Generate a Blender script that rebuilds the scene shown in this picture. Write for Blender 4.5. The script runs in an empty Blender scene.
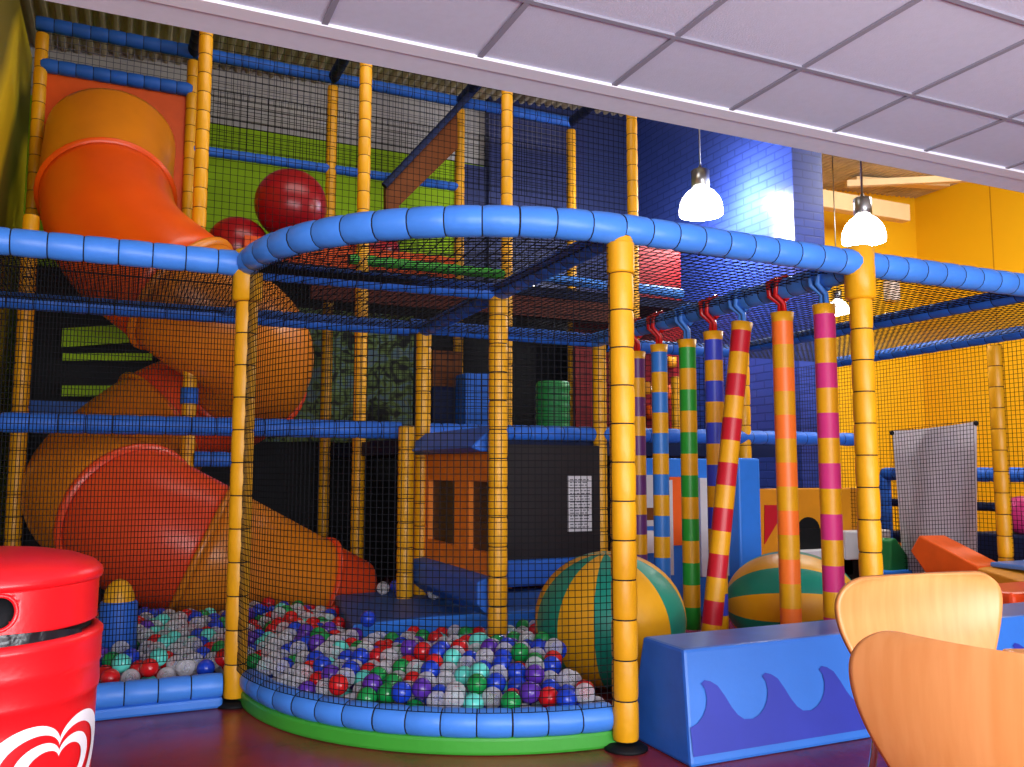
import bpy, math, random
from mathutils import Vector, Matrix
random.seed(11)
SC = bpy.context.scene
COL = SC.collection
PI = math.pi
# ------------------------------------------------------------------ camera
FPX, PITCH, YAW, ROLL = 862.2, math.radians(5.65), math.radians(24.16), math.radians(0.09)
CAM = Vector((-0.466, -2.724, 0.986))
F = Vector((math.sin(YAW)*math.cos(PITCH), math.cos(YAW)*math.cos(PITCH), math.sin(PITCH)))
R = Vector((math.cos(YAW), -math.sin(YAW), 0)); U = R.cross(F)
R, U = R*math.cos(ROLL)+U*math.sin(ROLL), U*math.cos(ROLL)-R*math.sin(ROLL)
cd = bpy.data.cameras.new('camera'); cam = bpy.data.objects.new('camera', cd); COL.objects.link(cam)
cd.sensor_width = 36; cd.lens = FPX/1024*36; cd.clip_start = .05; cd.clip_end = 100
cam.matrix_world = Matrix(((R.x, U.x, -F.x, CAM.x), (R.y, U.y, -F.y, CAM.y), (R.z, U.z, -F.z, CAM.z), (0, 0, 0, 1)))
SC.camera = cam
def at(px, py, ax, v):
    """point on the plane (axis = value) that a measured direction of the photograph meets"""
    d = F + R*((px-512)/FPX) - U*((py-383.5)/FPX)
    k = 'xyz'.index(ax)
    return CAM + d*((v-CAM[k])/d[k])
M, MY, ZR = 1.2, 1.156, 1.881
Y1, Y2, Y3, Y4 = MY, 2*MY, 3*MY, 4*MY

# ------------------------------------------------------------------ materials
def lin(c):
    return tuple(((v/255)/12.92 if v/255 <= .04045 else ((v/255+.055)/1.055)**2.4) for v in c)+(1,)
MATS = {}
def mat(name, rgb, rough=.5, spec=.4, var=.0, scale=8, bump=0, bscale=60, emit=0, metal=0, trans=0, coat=0, rgb2=None):
    m = bpy.data.materials.new(name); m.use_nodes = True; MATS[name] = m
    nt = m.node_tree; b = nt.nodes['Principled BSDF']
    b.inputs['Roughness'].default_value = rough; b.inputs['Specular IOR Level'].default_value = spec
    b.inputs['Metallic'].default_value = metal
    if trans: b.inputs['Transmission Weight'].default_value = trans
    if coat: b.inputs['Coat Weight'].default_value = coat; b.inputs['Coat Roughness'].default_value = .1
    c = lin(rgb)
    tc = nt.nodes.new('ShaderNodeTexCoord')
    n = nt.nodes.new('ShaderNodeTexNoise'); n.inputs['Scale'].default_value = scale; n.inputs['Detail'].default_value = 4
    nt.links.new(tc.outputs['Object'], n.inputs['Vector'])
    ra = nt.nodes.new('ShaderNodeValToRGB')
    c2 = lin(rgb2) if rgb2 else tuple(v*(1-var) for v in c[:3])+(1,)
    ra.color_ramp.elements[0].color = c2; ra.color_ramp.elements[0].position = .32
    ra.color_ramp.elements[1].color = c; ra.color_ramp.elements[1].position = .62
    nt.links.new(n.outputs['Fac'], ra.inputs['Fac']); nt.links.new(ra.outputs['Color'], b.inputs['Base Color'])
    if emit:
        b.inputs['Emission Color'].default_value = c; b.inputs['Emission Strength'].default_value = emit
    if bump:
        n2 = nt.nodes.new('ShaderNodeTexNoise'); n2.inputs['Scale'].default_value = bscale
        nt.links.new(tc.outputs['Object'], n2.inputs['Vector'])
        bp = nt.nodes.new('ShaderNodeBump'); bp.inputs['Strength'].default_value = bump; bp.inputs['Distance'].default_value = .01
        nt.links.new(n2.outputs['Fac'], bp.inputs['Height']); nt.links.new(bp.outputs['Normal'], b.inputs['Normal'])
    return m
yellow = mat('yellow_vinyl', (226, 160, 14), .42, .4, .12, 5, .15, 30)
blue = mat('blue_vinyl', (66, 132, 224), .42, .4, .12, 6, .15, 30)
dblue = mat('deep_blue_vinyl', (40, 100, 200), .5, .3, .2, 6, .15, 30)
seam = mat('dark_seam', (24, 24, 30), .7, .2)
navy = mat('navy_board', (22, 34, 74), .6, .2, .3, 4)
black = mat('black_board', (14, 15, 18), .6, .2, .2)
netm = mat('net_cord', (13, 13, 17), .8, .1)
netg = mat('grey_net_cord', (105, 105, 118), .8, .1)
green = mat('green_vinyl', (56, 150, 46), .45, .4, .1, 5, .1, 20)
dgreen = mat('green_foam', (30, 120, 60), .5, .3, .1)
teal = mat('teal_vinyl', (16, 132, 108), .4, .4, .1)
orange = mat('orange_plastic', (232, 82, 10), .33, .5, .08, 3)
amber = mat('amber_plastic', (222, 128, 22), .33, .5, .1, 3)
redorange = mat('red_orange_plastic', (228, 72, 28), .35, .5, .08, 3)
obrd = mat('orange_board', (222, 84, 20), .5, .3, .1)
redball = mat('red_rubber', (150, 12, 22), .3, .5, .1)
binred = mat('red_bin_plastic', (226, 22, 30), .32, .5, .05, 4, .04, 80)
white = mat('white_paint', (236, 232, 236), .45, .3)
offw = mat('white_board', (205, 203, 208), .6, .2, .08)
ceilw = mat('ceiling_tile', (212, 214, 232), .9, .1, .03, 30, .15, 160)
tee = mat('ceiling_tee', (150, 148, 162), .6, .2)
trimw = mat('trim_white', (240, 238, 246), .6, .2)
trimg = mat('trim_grey', (232, 231, 243), .8, .1, .04, 20)
steel = mat('brushed_steel', (170, 170, 172), .3, .5, .05, 40, 0, 0, 0, 1)
chrome = mat('chrome', (205, 205, 208), .12, .5, 0, 5, 0, 0, 0, 1)
brown = mat('brown_board', (116, 62, 24), .6, .2, .2)
darkred = mat('dark_red_board', (138, 16, 22), .55, .3, .25)
wavec = mat('wave_violet_blue', (46, 58, 168), .45, .4, .08)
boxc = mat('box_blue', (52, 118, 210), .4, .45, .07, 4, .06, 40)
boxtop = mat('box_top_blue', (72, 116, 190), .35, .5, .2, 9)
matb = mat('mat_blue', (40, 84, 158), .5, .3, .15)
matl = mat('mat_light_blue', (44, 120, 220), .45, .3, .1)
orangeblk = mat('orange_foam', (238, 96, 24), .5, .3, .12)
ochre = mat('ochre_foam', (216, 140, 24), .5, .3, .1)
glow = mat('lamp_glow', (255, 250, 240), .4, .3, emit=14)
litw = mat('wall_light_glow', (255, 246, 230), .4, .3, emit=4)
bag = mat('bin_bag', (30, 30, 36), .3, .5, .5, 30, .4, 40)
magenta = mat('magenta_foam', (205, 50, 120), .5, .3)

def wood_mat():
    m = bpy.data.materials.new('birch_ply'); m.use_nodes = True; nt = m.node_tree; b = nt.nodes['Principled BSDF']
    tc = nt.nodes.new('ShaderNodeTexCoord'); mp = nt.nodes.new('ShaderNodeMapping'); mp.inputs['Scale'].default_value = (14, 14, 1.2)
    n = nt.nodes.new('ShaderNodeTexNoise'); n.inputs['Scale'].default_value = 3; n.inputs['Detail'].default_value = 6
    ra = nt.nodes.new('ShaderNodeValToRGB')
    ra.color_ramp.elements[0].color = lin((222, 146, 80)); ra.color_ramp.elements[0].position = .3
    ra.color_ramp.elements[1].color = lin((232, 160, 96)); ra.color_ramp.elements[1].position = .7
    nt.links.new(tc.outputs['Object'], mp.inputs['Vector']); nt.links.new(mp.outputs['Vector'], n.inputs['Vector'])
    nt.links.new(n.outputs['Fac'], ra.inputs['Fac']); nt.links.new(ra.outputs['Color'], b.inputs['Base Color'])
    b.inputs['Roughness'].default_value = .35
    return m
ply = wood_mat()
plyedge = mat('ply_edge', (206, 136, 74), .5, .3, .2, 40)

def floor_mat():
    m = bpy.data.materials.new('maroon_vinyl_floor'); m.use_nodes = True; nt = m.node_tree; b = nt.nodes['Principled BSDF']
    tc = nt.nodes.new('ShaderNodeTexCoord')
    n = nt.nodes.new('ShaderNodeTexNoise'); n.inputs['Scale'].default_value = 3; n.inputs['Detail'].default_value = 5
    v = nt.nodes.new('ShaderNodeTexNoise'); v.inputs['Scale'].default_value = 180
    ra = nt.nodes.new('ShaderNodeValToRGB')
    ra.color_ramp.elements[0].color = lin((112, 34, 36)); ra.color_ramp.elements[0].position = .3
    ra.color_ramp.elements[1].color = lin((158, 48, 50)); ra.color_ramp.elements[1].position = .75
    nt.links.new(tc.outputs['Object'], n.inputs['Vector']); nt.links.new(tc.outputs['Object'], v.inputs['Vector'])
    nt.links.new(n.outputs['Fac'], ra.inputs['Fac']); nt.links.new(ra.outputs['Color'], b.inputs['Base Color'])
    bp = nt.nodes.new('ShaderNodeBump'); bp.inputs['Strength'].default_value = .06; bp.inputs['Distance'].default_value = .004
    nt.links.new(v.outputs['Fac'], bp.inputs['Height']); nt.links.new(bp.outputs['Normal'], b.inputs['Normal'])
    b.inputs['Roughness'].default_value = .27; b.inputs['Specular IOR Level'].default_value = .5
    return m
def brick_mat(name, c1, c2, mortar, rough=.35):
    m = bpy.data.materials.new(name); m.use_nodes = True; nt = m.node_tree; b = nt.nodes['Principled BSDF']
    tc = nt.nodes.new('ShaderNodeTexCoord'); mp = nt.nodes.new('ShaderNodeMapping')
    sx = nt.nodes.new('ShaderNodeSeparateXYZ'); ad = nt.nodes.new('ShaderNodeMath'); cb = nt.nodes.new('ShaderNodeCombineXYZ')
    nt.links.new(tc.outputs['Object'], sx.inputs[0]); nt.links.new(sx.outputs['X'], ad.inputs[0]); nt.links.new(sx.outputs['Y'], ad.inputs[1])
    nt.links.new(ad.outputs[0], cb.inputs['X']); nt.links.new(sx.outputs['Z'], cb.inputs['Y'])
    br = nt.nodes.new('ShaderNodeTexBrick'); br.inputs['Scale'].default_value = 1
    br.inputs['Brick Width'].default_value = .225; br.inputs['Row Height'].default_value = .075; br.inputs['Mortar Size'].default_value = .007
    br.inputs['Color1'].default_value = lin(c1); br.inputs['Color2'].default_value = lin(c2); br.inputs['Mortar'].default_value = lin(mortar)
    nt.links.new(cb.outputs[0], mp.inputs['Vector']); nt.links.new(mp.outputs['Vector'], br.inputs['Vector'])
    nt.links.new(br.outputs['Color'], b.inputs['Base Color'])
    bp = nt.nodes.new('ShaderNodeBump'); bp.inputs['Strength'].default_value = .6; bp.inputs['Distance'].default_value = .012; bp.invert = True
    nt.links.new(br.outputs['Fac'], bp.inputs['Height']); nt.links.new(bp.outputs['Normal'], b.inputs['Normal'])
    b.inputs['Roughness'].default_value = rough
    return m
def streak_mat(name, c1, c2, rot, scale=1.4, dist=3):
    m = bpy.data.materials.new(name); m.use_nodes = True; nt = m.node_tree; b = nt.nodes['Principled BSDF']
    tc = nt.nodes.new('ShaderNodeTexCoord'); mp = nt.nodes.new('ShaderNodeMapping'); mp.inputs['Rotation'].default_value = rot
    w = nt.nodes.new('ShaderNodeTexWave'); w.inputs['Scale'].default_value = scale; w.inputs['Distortion'].default_value = dist; w.inputs['Detail'].default_value = 2
    ra = nt.nodes.new('ShaderNodeValToRGB'); ra.color_ramp.elements[0].color = lin(c1); ra.color_ramp.elements[0].position = .25
    ra.color_ramp.elements[1].color = lin(c2); ra.color_ramp.elements[1].position = .75
    nt.links.new(tc.outputs['Object'], mp.inputs['Vector']); nt.links.new(mp.outputs['Vector'], w.inputs['Vector'])
    nt.links.new(w.outputs['Fac'], ra.inputs['Fac']); nt.links.new(ra.outputs['Color'], b.inputs['Base Color']); b.inputs['Roughness'].default_value = .6
    return m
def jungle_mat():
    m = bpy.data.materials.new('jungle_mural'); m.use_nodes = True; nt = m.node_tree; b = nt.nodes['Principled BSDF']
    tc = nt.nodes.new('ShaderNodeTexCoord'); n = nt.nodes.new('ShaderNodeTexNoise'); n.inputs['Scale'].default_value = 7; n.inputs['Detail'].default_value = 6; n.inputs['Distortion'].default_value = 1.5
    ra = nt.nodes.new('ShaderNodeValToRGB'); e = ra.color_ramp.elements
    e[0].color = lin((14, 18, 12)); e[0].position = .4; e[1].color = lin((140, 144, 84)); e[1].position = .75
    k = e.new(.52); k.color = lin((110, 136, 60)); k = e.new(.6); k.color = lin((90, 120, 140))
    nt.links.new(tc.outputs['Object'], n.inputs['Vector']); nt.links.new(n.outputs['Fac'], ra.inputs['Fac']); nt.links.new(ra.outputs['Color'], b.inputs['Base Color'])
    b.inputs['Roughness'].default_value = .7
    return m
def glass_ball_mat():
    m = bpy.data.materials.new('clear_ball_plastic'); m.use_nodes = True; nt = m.node_tree; b = nt.nodes['Principled BSDF']
    b.inputs['Base Color'].default_value = lin((225, 225, 232)); b.inputs['Roughness'].default_value = .2
    t = nt.nodes.new('ShaderNodeBsdfTransparent'); mx = nt.nodes.new('ShaderNodeMixShader')
    fr = nt.nodes.new('ShaderNodeLayerWeight'); fr.inputs['Blend'].default_value = .35
    mr = nt.nodes.new('ShaderNodeMapRange'); mr.inputs['To Min'].default_value = .22; mr.inputs['To Max'].default_value = .95
    nt.links.new(fr.outputs['Facing'], mr.inputs['Value']); nt.links.new(mr.outputs['Result'], mx.inputs['Fac'])
    nt.links.new(t.outputs[0], mx.inputs[1]); nt.links.new(b.outputs[0], mx.inputs[2])
    nt.links.new(mx.outputs[0], nt.nodes['Material Output'].inputs['Surface'])
    return m
floorm = floor_mat(); jungle = jungle_mat(); clear = glass_ball_mat()
bluebrick = brick_mat('blue_painted_block', (54, 74, 160), (50, 70, 152), (42, 60, 132), .26)
navybrick = brick_mat('navy_painted_block', (40, 52, 104), (36, 48, 98), (28, 38, 80), .5)
yellowwall = brick_mat('yellow_painted_panels', (240, 186, 8), (238, 184, 8), (196, 140, 4), .6)
bn = [n for n in yellowwall.node_tree.nodes if n.type == 'TEX_BRICK'][0]
bn.inputs['Brick Width'].default_value = 1.9; bn.inputs['Row Height'].default_value = 9; bn.inputs['Mortar Size'].default_value = .012; bn.offset = 0
greenwall = mat('lime_green_wall', (150, 190, 24), .7, .2, .12, 2)
clad = mat('grey_cladding', (176, 172, 170), .6, .3, .1, 4)
roofm = mat('roof_sheet', (206, 188, 156), .6, .3, .3, 3)
cream = mat('cream_steel', (226, 196, 150), .6, .2, .05)
tigery = streak_mat('yellow_streaked_wall', (120, 108, 24), (226, 196, 22), (.2, .35, .5), .45, 5)

# ------------------------------------------------------------------ mesh builder
class MB:
    def __init__(s): s.v = []; s.f = []; s.mi = []; s.sm = []
    def add(s, vs, fs, mi=0, smooth=False):
        o = len(s.v); s.v += [tuple(v) for v in vs]
        for f in fs: s.f.append([i+o for i in f]); s.mi.append(mi); s.sm.append(smooth)
    def hexa(s, p, mi=0):   # 8 points: bottom 4 ccw, top 4 ccw
        s.add(p, [(3, 2, 1, 0), (4, 5, 6, 7), (0, 1, 5, 4), (1, 2, 6, 5), (2, 3, 7, 6), (3, 0, 4, 7)], mi)
    def box(s, a, b, mi=0):
        x0, y0, z0 = a; x1, y1, z1 = b
        s.hexa([(x0, y0, z0), (x1, y0, z0), (x1, y1, z0), (x0, y1, z0), (x0, y0, z1), (x1, y0, z1), (x1, y1, z1), (x0, y1, z1)], mi)
    def prism(s, poly, ext, mi=0):   # planar polygon of 3D points extruded by vector
        n = len(poly); e = Vector(ext); a = [Vector(p) for p in poly]
        s.add(a+[p+e for p in a], [list(range(n))[::-1], list(range(n, 2*n))]+[(i, (i+1) % n, n+(i+1) % n, n+i) for i in range(n)], mi)
    def sweep(s, path, rad, n=10, mi=0, caps=True, smooth=True):   # rad, mi: value or one per ring / per gap
        P = [Vector(p) for p in path]; k = len(P)
        T = [(P[min(i+1, k-1)]-P[max(i-1, 0)]).normalized() for i in range(k)]
        up = Vector((0, 0, 1)) if abs(T[0].z) < .9 else Vector((0, 1, 0))
        N = (up-T[0]*up.dot(T[0])).normalized(); o = len(s.v)
        for i in range(k):
            N = (N-T[i]*N.dot(T[i])).normalized(); B = T[i].cross(N)
            r = rad[i] if isinstance(rad, (list, tuple)) else rad
            for j in range(n):
                a = 2*PI*j/n; s.v.append(tuple(P[i]+(N*math.cos(a)+B*math.sin(a))*r))
        for i in range(k-1):
            m = mi[i] if isinstance(mi, (list, tuple)) else mi
            for j in range(n):
                j2 = (j+1) % n
                s.f.append([o+i*n+j, o+i*n+j2, o+(i+1)*n+j2, o+(i+1)*n+j]); s.mi.append(m); s.sm.append(smooth)
        if caps:
            m0 = mi[0] if isinstance(mi, (list, tuple)) else mi; m1 = mi[-1] if isinstance(mi, (list, tuple)) else mi
            s.f.append([o+j for j in range(n)][::-1]); s.mi.append(m0); s.sm.append(False)
            s.f.append([o+(k-1)*n+j for j in range(n)]); s.mi.append(m1); s.sm.append(False)
    def lathe(s, c, prof, n=32, mi=0, smooth=True, sy=1):   # prof: (r, z) list about vertical axis
        o = len(s.v); c = Vector(c)
        for r, z in prof:
            for j in range(n):
                a = 2*PI*j/n; s.v.append((c.x+r*math.cos(a), c.y+r*sy*math.sin(a), c.z+z))
        for i in range(len(prof)-1):
            m = mi[i] if isinstance(mi, (list, tuple)) else mi
            for j in range(n):
                j2 = (j+1) % n
                s.f.append([o+i*n+j, o+i*n+j2, o+(i+1)*n+j2, o+(i+1)*n+j]); s.mi.append(m); s.sm.append(smooth)
    def sphere(s, c, r, nu=24, nv=14, mi=0, rot=None, wedge=None, sc=(1, 1, 1)):
        o = len(s.v); c = Vector(c); rot = rot or Matrix.Identity(3)
        for i in range(nv+1):
            t = PI*i/nv
            for j in range(nu):
                a = 2*PI*j/nu
                s.v.append(tuple(c+rot @ Vector((r*sc[0]*math.sin(t)*math.cos(a), r*sc[1]*math.sin(t)*math.sin(a), r*sc[2]*math.cos(t)))))
        for i in range(nv):
            for j in range(nu):
                j2 = (j+1) % nu
                s.f.append([o+(i+1)*nu+j, o+(i+1)*nu+j2, o+i*nu+j2, o+i*nu+j]); s.mi.append(wedge(j) if wedge else mi); s.sm.append(True)
    def mesh(s, name, mats):
        me = bpy.data.meshes.new(name); me.from_pydata(s.v, [], s.f)
        for m in (mats if isinstance(mats, (list, tuple)) else [mats]): me.materials.append(m)
        me.polygons.foreach_set('material_index', s.mi); me.polygons.foreach_set('use_smooth', s.sm)
        me.update(); me.validate(); return me
    def build(s, name, mats, parent=None, bevel=0, **kw):
        """link as one object; the origin goes to the base of the thing"""
        if parent is None and 'origin' not in kw:
            n = len(s.v); xs = [v[0] for v in s.v]; ys = [v[1] for v in s.v]; zs = [v[2] for v in s.v]
            og = Vector(((min(xs)+max(xs))/2, (min(ys)+max(ys))/2, min(zs)))
        else: og = Vector(kw.get('origin', (0, 0, 0)))
        pl = parent.location if parent is not None and parent.parent is None else (parent.parent.location if parent is not None else None)
        if parent is not None: og = Vector(pl)
        s.v = [(v[0]-og.x, v[1]-og.y, v[2]-og.z) for v in s.v]
        o = bpy.data.objects.new(name, s.mesh(name, mats)); COL.objects.link(o)
        if parent is not None: o.parent = parent
        else: o.location = og
        if bevel:
            b = o.modifiers.new('bevel', 'BEVEL'); b.width = bevel; b.segments = 2; b.limit_method = 'ANGLE'; b.angle_limit = .6
        return o
def tag(o, label, cat, group=None):
    o['label'] = label; o['category'] = cat
    if group: o['group'] = group
    return o
def empty(name, loc, label, cat, group=None):
    o = bpy.data.objects.new(name, None); COL.objects.link(o); o.location = loc; o.empty_display_size = .1
    return tag(o, label, cat, group)
def struct(name, mb, mats, bevel=0):
    o = mb.build(name, mats, bevel=bevel); o['kind'] = 'structure'; return o

# ------------------------------------------------------------------ setting
mb = MB(); mb.box((-6, -7, -.1), (14, 9, 0)); struct('floor', mb, floorm)
EDGE = .24
mb = MB(); mb.box((-6, -7, 2.575), (9, EDGE, 2.75), 0)
g0 = .126
for i in range(-10, 15):
    x = g0+.6*i; mb.box((x-.011, -7, 2.567), (x+.011, EDGE, 2.58), 1)
for j in range(0, 12):
    y = -.2-.6*j; mb.box((-6, y-.011, 2.5665), (9, y+.011, 2.58), 1)
struct('ceiling', mb, [ceilw, tee])
mb = MB(); mb.box((-6, EDGE, 2.563), (9, EDGE+.08, 2.76)); struct('trim_1', mb, trimw)
mb = MB(); mb.box((-6, EDGE+.08, 2.572), (9, EDGE+.24, 2.9)); struct('trim_2', mb, trimg)
mb = MB(); mb.box((-6, EDGE, 2.9), (9, EDGE+.2, 6.2)); struct('wall_bulkhead', mb, offw)
def roofz(x): return 4.93+.06*x
mb = MB()
nx = 1800; prof = []
for i in range(nx+1):
    x = -6+20*i/nx; z = roofz(x)+0.022*max(-1, min(1, 1.8*math.sin(2*PI*x/.11)))
    prof.append((x, z))
vs = [(x, EDGE, z) for x, z in prof]+[(x, 9, z) for x, z in prof]
mb.add(vs, [(i, i+1, nx+2+i, nx+1+i) for i in range(nx)])
struct('ceiling_hall', mb, roofm)
mb = MB(); mb.box((-6, -7, 0), (-5.8, 9, 6)); struct('wall_far_left', mb, offw)
mb = MB(); mb.box((-1.5, 1.0, 0), (-1.34, 5.6, 4.55)); struct('wall_left', mb, tigery)
mb = MB()
mb.box((-6, 6.0, 0), (5.0, 6.2, 4.38), 0)
k = 0; z = 4.38
while z < 6.1:
    mb.box((-6, 6.0-(.03 if k % 2 else 0), z), (5.0, 6.2, z+.07), 1); z += .07; k += 1
struct('wall_back', mb, [greenwall, clad])
mb = MB(); mb.box((3.1, 5.86, 0), (4.9, 5.99, 6)); mb.box((2.8, 5.9, 0), (3.1, 5.99, 4.33)); struct('wall_back_navy', mb, navybrick)
XBL = 4.9; yc = at(795, 250, 'x', XBL).y; b2 = at(825, 250, 'y', yc).x
mb = MB(); mb.box((XBL, yc, 0), (b2, 7.7, 6.2)); struct('wall_blue_block', mb, bluebrick)
c = at(919, 300, 'y', 7.6)
mb = MB(); mb.box((b2-.1, 7.6, 0), (c.x, 7.8, 6)); struct('wall_back_yellow', mb, yellowwall)
mb = MB(); mb.box((c.x, -7, 0), (c.x+.2, 7.8, 7)); o = struct('wall_right', mb, yellowwall)
mpn = [n for n in yellowwall.node_tree.nodes if n.type == 'MAPPING'][0]
mb = MB(); mb.box((-6, -7.2, 0), (14, -7, 3)); struct('wall_front', mb, offw)
# cream roof beams on the right
def bar3(mb, p, q, w, h, mi=0):
    p = Vector(p); q = Vector(q); t = (q-p).normalized(); sd = t.cross(Vector((0, 0, 1))).normalized()*w/2; u = Vector((0, 0, h/2))
    mb.hexa([p-sd-u, p+sd-u, q+sd-u, q-sd-u, p-sd+u, p+sd+u, q+sd+u, q-sd+u], mi)
mb = MB(); bar3(mb, at(800, 196, 'y', 6.6), at(906, 214, 'y', 6.6), .16, .26); struct('trim_3', mb, cream, .01)
mb = MB(); bar3(mb, at(852, 180, 'y', 6.9), at(945, 186, 'y', 6.9), .2, .07); struct('trim_4', mb, cream, .01)
mb = MB(); bar3(mb, at(846, 184, 'y', 6.5), at(975, 178, 'y', 5.6), .1, .1); struct('trim_5', mb, cream, .01)

# ------------------------------------------------------------------ padded tubes
def padded_mb(path, r=.048, gap=.14, n=14, mb=None, fat=1.02):
    P = [Vector(p) for p in path]
    L = [0]
    for i in range(1, len(P)): L.append(L[-1]+(P[i]-P[i-1]).length)
    tot = L[-1]; k = max(1, round(tot/gap)); g = tot/k
    def pos(s):
        s = max(0, min(tot, s))
        for i in range(1, len(P)):
            if s <= L[i]+1e-9: return P[i-1].lerp(P[i], (s-L[i-1])/max(1e-9, L[i]-L[i-1]))
        return P[-1]
    S = []; rr = []; mi = []
    for i in range(k):
        s0 = i*g
        for ds, f, m in ((.0, .93, 1), (.0026, .94, 0), (.014, 1.0, 0), (g/2, fat, 0), (g-.014, 1.0, 0), (g-.0026, .94, 1)):
            S.append(s0+ds); rr.append(r*f); mi.append(m)
    S.append(tot); rr.append(r*.93)
    mb = mb or MB(); mb.sweep([pos(s) for s in S], rr, n, mi[:len(S)-1]); return mb
def post(x, y, z0, z1, label, r=.047, mats=None, name='padded_post', gap=.14, top=(0, 0), foot=False, group=None, collar=True):
    t = Vector((x+top[0], y+top[1], z1))
    if foot:
        e = empty(name, (x, y, 0), label, 'post', group)
        padded_mb([(x, y, z0), t], r, gap).build('foam_sleeve', [yellow, seam], e)
        m = MB(); m.lathe((x, y, 0), [(.001, .0), (.078, 0), (.078, .008), (.055, .02), (.001, .02)], 24)
        if z0 < .1: m.build('foot_plate', black, e)
        m = MB(); m.sweep([(x, y, z1-.14), (x, y, z1-.13), (x, y, z1+(.082 if collar else -.03)), (x, y, z1+(.092 if collar else -.025))], [r*1.05, r*1.36 if collar else r*1.1, r*1.36 if collar else r*1.1, r*1.1], 20); m.build('joint_collar', yellow, e)
        return e
    m = padded_mb([(x, y, z0), t], r, gap)
    return tag(m.build(name, mats or [yellow, seam]), label, 'post', group)
def rail(path, label, r=.05, m=None, gap=.125, group=None):
    return tag(padded_mb(path, r, gap).build('padded_rail', [m or blue, seam]), label, 'rail', group)

ELL = lambda t, rx=M, ry=MY: (1.2-rx*math.cos(t), MY-ry*math.sin(t))
# low front structure, z up to ZR
post(0, Y1, .03, ZR-.03, 'yellow padded post where the straight left net meets the curved ball pit', foot=True)
post(1.2, 0, .03, ZR-.03, 'thick yellow padded post at the front right corner of the ball pit, black foot', foot=True, collar=False)
post(2.4, 0, .374, ZR-.03, 'yellow padded post behind the chairs, beside the striped hanging tubes', foot=True)
post(3.6, .0, 0, ZR, 'yellow padded post at the right end of the front rail, past the frame edge')
p = at(1000, 600, 'x', 4.8)
post(4.8, Y1, 0, at(992, 346, 'x', 4.8).z, 'yellow padded post right of the hanging grey mesh sheet', top=(0, -.0))
post(1.2, Y1, .05, at(497, 288, 'y', Y1).z, 'yellow padded post standing mid pit in front of the blue mat')
q = at(424, 326, 'y', Y2); post(q.x, Y2, .1, q.z, 'yellow padded post at the left edge of the little playhouse window wall')
q = at(407, 426, 'y', Y2-.1); post(q.x, Y2-.1, .1, q.z, 'short yellow padded post ending under the middle blue rail', r=.05)
q = at(599, 338, 'y', Y2); post(q.x, Y2, 0, q.z, 'yellow padded post just left of the thick front corner post, behind the net')
q = at(743, 380, 'y', Y2); post(q.x, Y2, 0, ZR, 'yellow padded post behind the red and yellow striped tube')
q = at(676, 400, 'y', Y3); post(q.x, Y3, 0, ZR-.1, 'thin yellow padded post between the light blue and green striped tubes', r=.04)
q = at(191, 360, 'y', 3.1)
e = empty('slide_support_post', (q.x, 3.1, 0), 'short yellow padded post with a blue collar in front of the spiral slide', 'post')
padded_mb([(q.x, 3.1, 0), (q.x, 3.1, q.z)], .045, .12).build('foam_sleeve', [yellow, seam], e)
zc = at(191, 396, 'y', 3.1).z
m = MB(); m.sweep([(q.x, 3.1, zc-.05), (q.x, 3.1, zc+.05)], .054, 14); m.build('collar', dblue, e)
# tall tower posts
XA = [at(x, y, 'y', Y3).x for x, y in ((30, 160), (203, 120), (365, 120), (507, 130), (632, 150))]
XB = [at(x, y, 'y', Y4).x for x, y in ((40, 80), (193, 75), (333, 90), (460, 110), (571, 135))]
ZT = 4.43
post(XA[1], Y3, 2.5, ZT, 'tall yellow padded post just right of the slide mouth, front one of the pair')
post(XA[2], Y3, 0, ZT, 'tall yellow padded post right of the large red ball')
post(XA[3], Y3, 0, ZT, 'tall yellow padded post before the navy wall, above the middle of the curved rail')
post(XA[4], Y3, 0, ZT, 'tall yellow padded post rising behind the thick front corner post')
post(XB[0], Y4, 0, ZT-.08, 'tall yellow padded post on the left edge of the slide mouth')
post(XB[1], Y4, 0, ZT-.08, 'tall yellow padded post just right of the slide mouth, rear one of the pair')
post(XB[2], Y4, 0, ZT-.08, 'tall yellow padded post behind net at the right edge of the large red ball')
post(XB[3], Y4, 0, ZT-.08, 'tall yellow padded post behind net at the end of the sloped brown ramp')
post(XB[4], Y4, 0, ZT-.08, 'tall yellow padded post behind net before the navy wall, rightmost of rear row')
q = at(25, 330, 'y', Y3); post(q.x, Y3, 0, 2.6, 'yellow padded post behind the left net, near the yellow streaked wall')

# rails: front
rail([(-1.3, Y1, ZR), (0, Y1, ZR)], 'light blue padded top rail along the straight left net', .056)
arc = [(*ELL(PI/2*i/24), ZR) for i in range(25)]
rail(arc, 'curved light blue padded top rail over the ball pit', .058, gap=.128)
q = at(861, 262, 'y', 0)
rail([(1.2, 0, ZR+.005), (2.4, 0, ZR-.01)], 'light blue padded top rail between the two front posts over the wave box', .055)
rail([(2.4, 0, ZR-.01), (3.6, 0, ZR-.01)], 'light blue padded top rail running off the right edge of the photo', .055)
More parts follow.
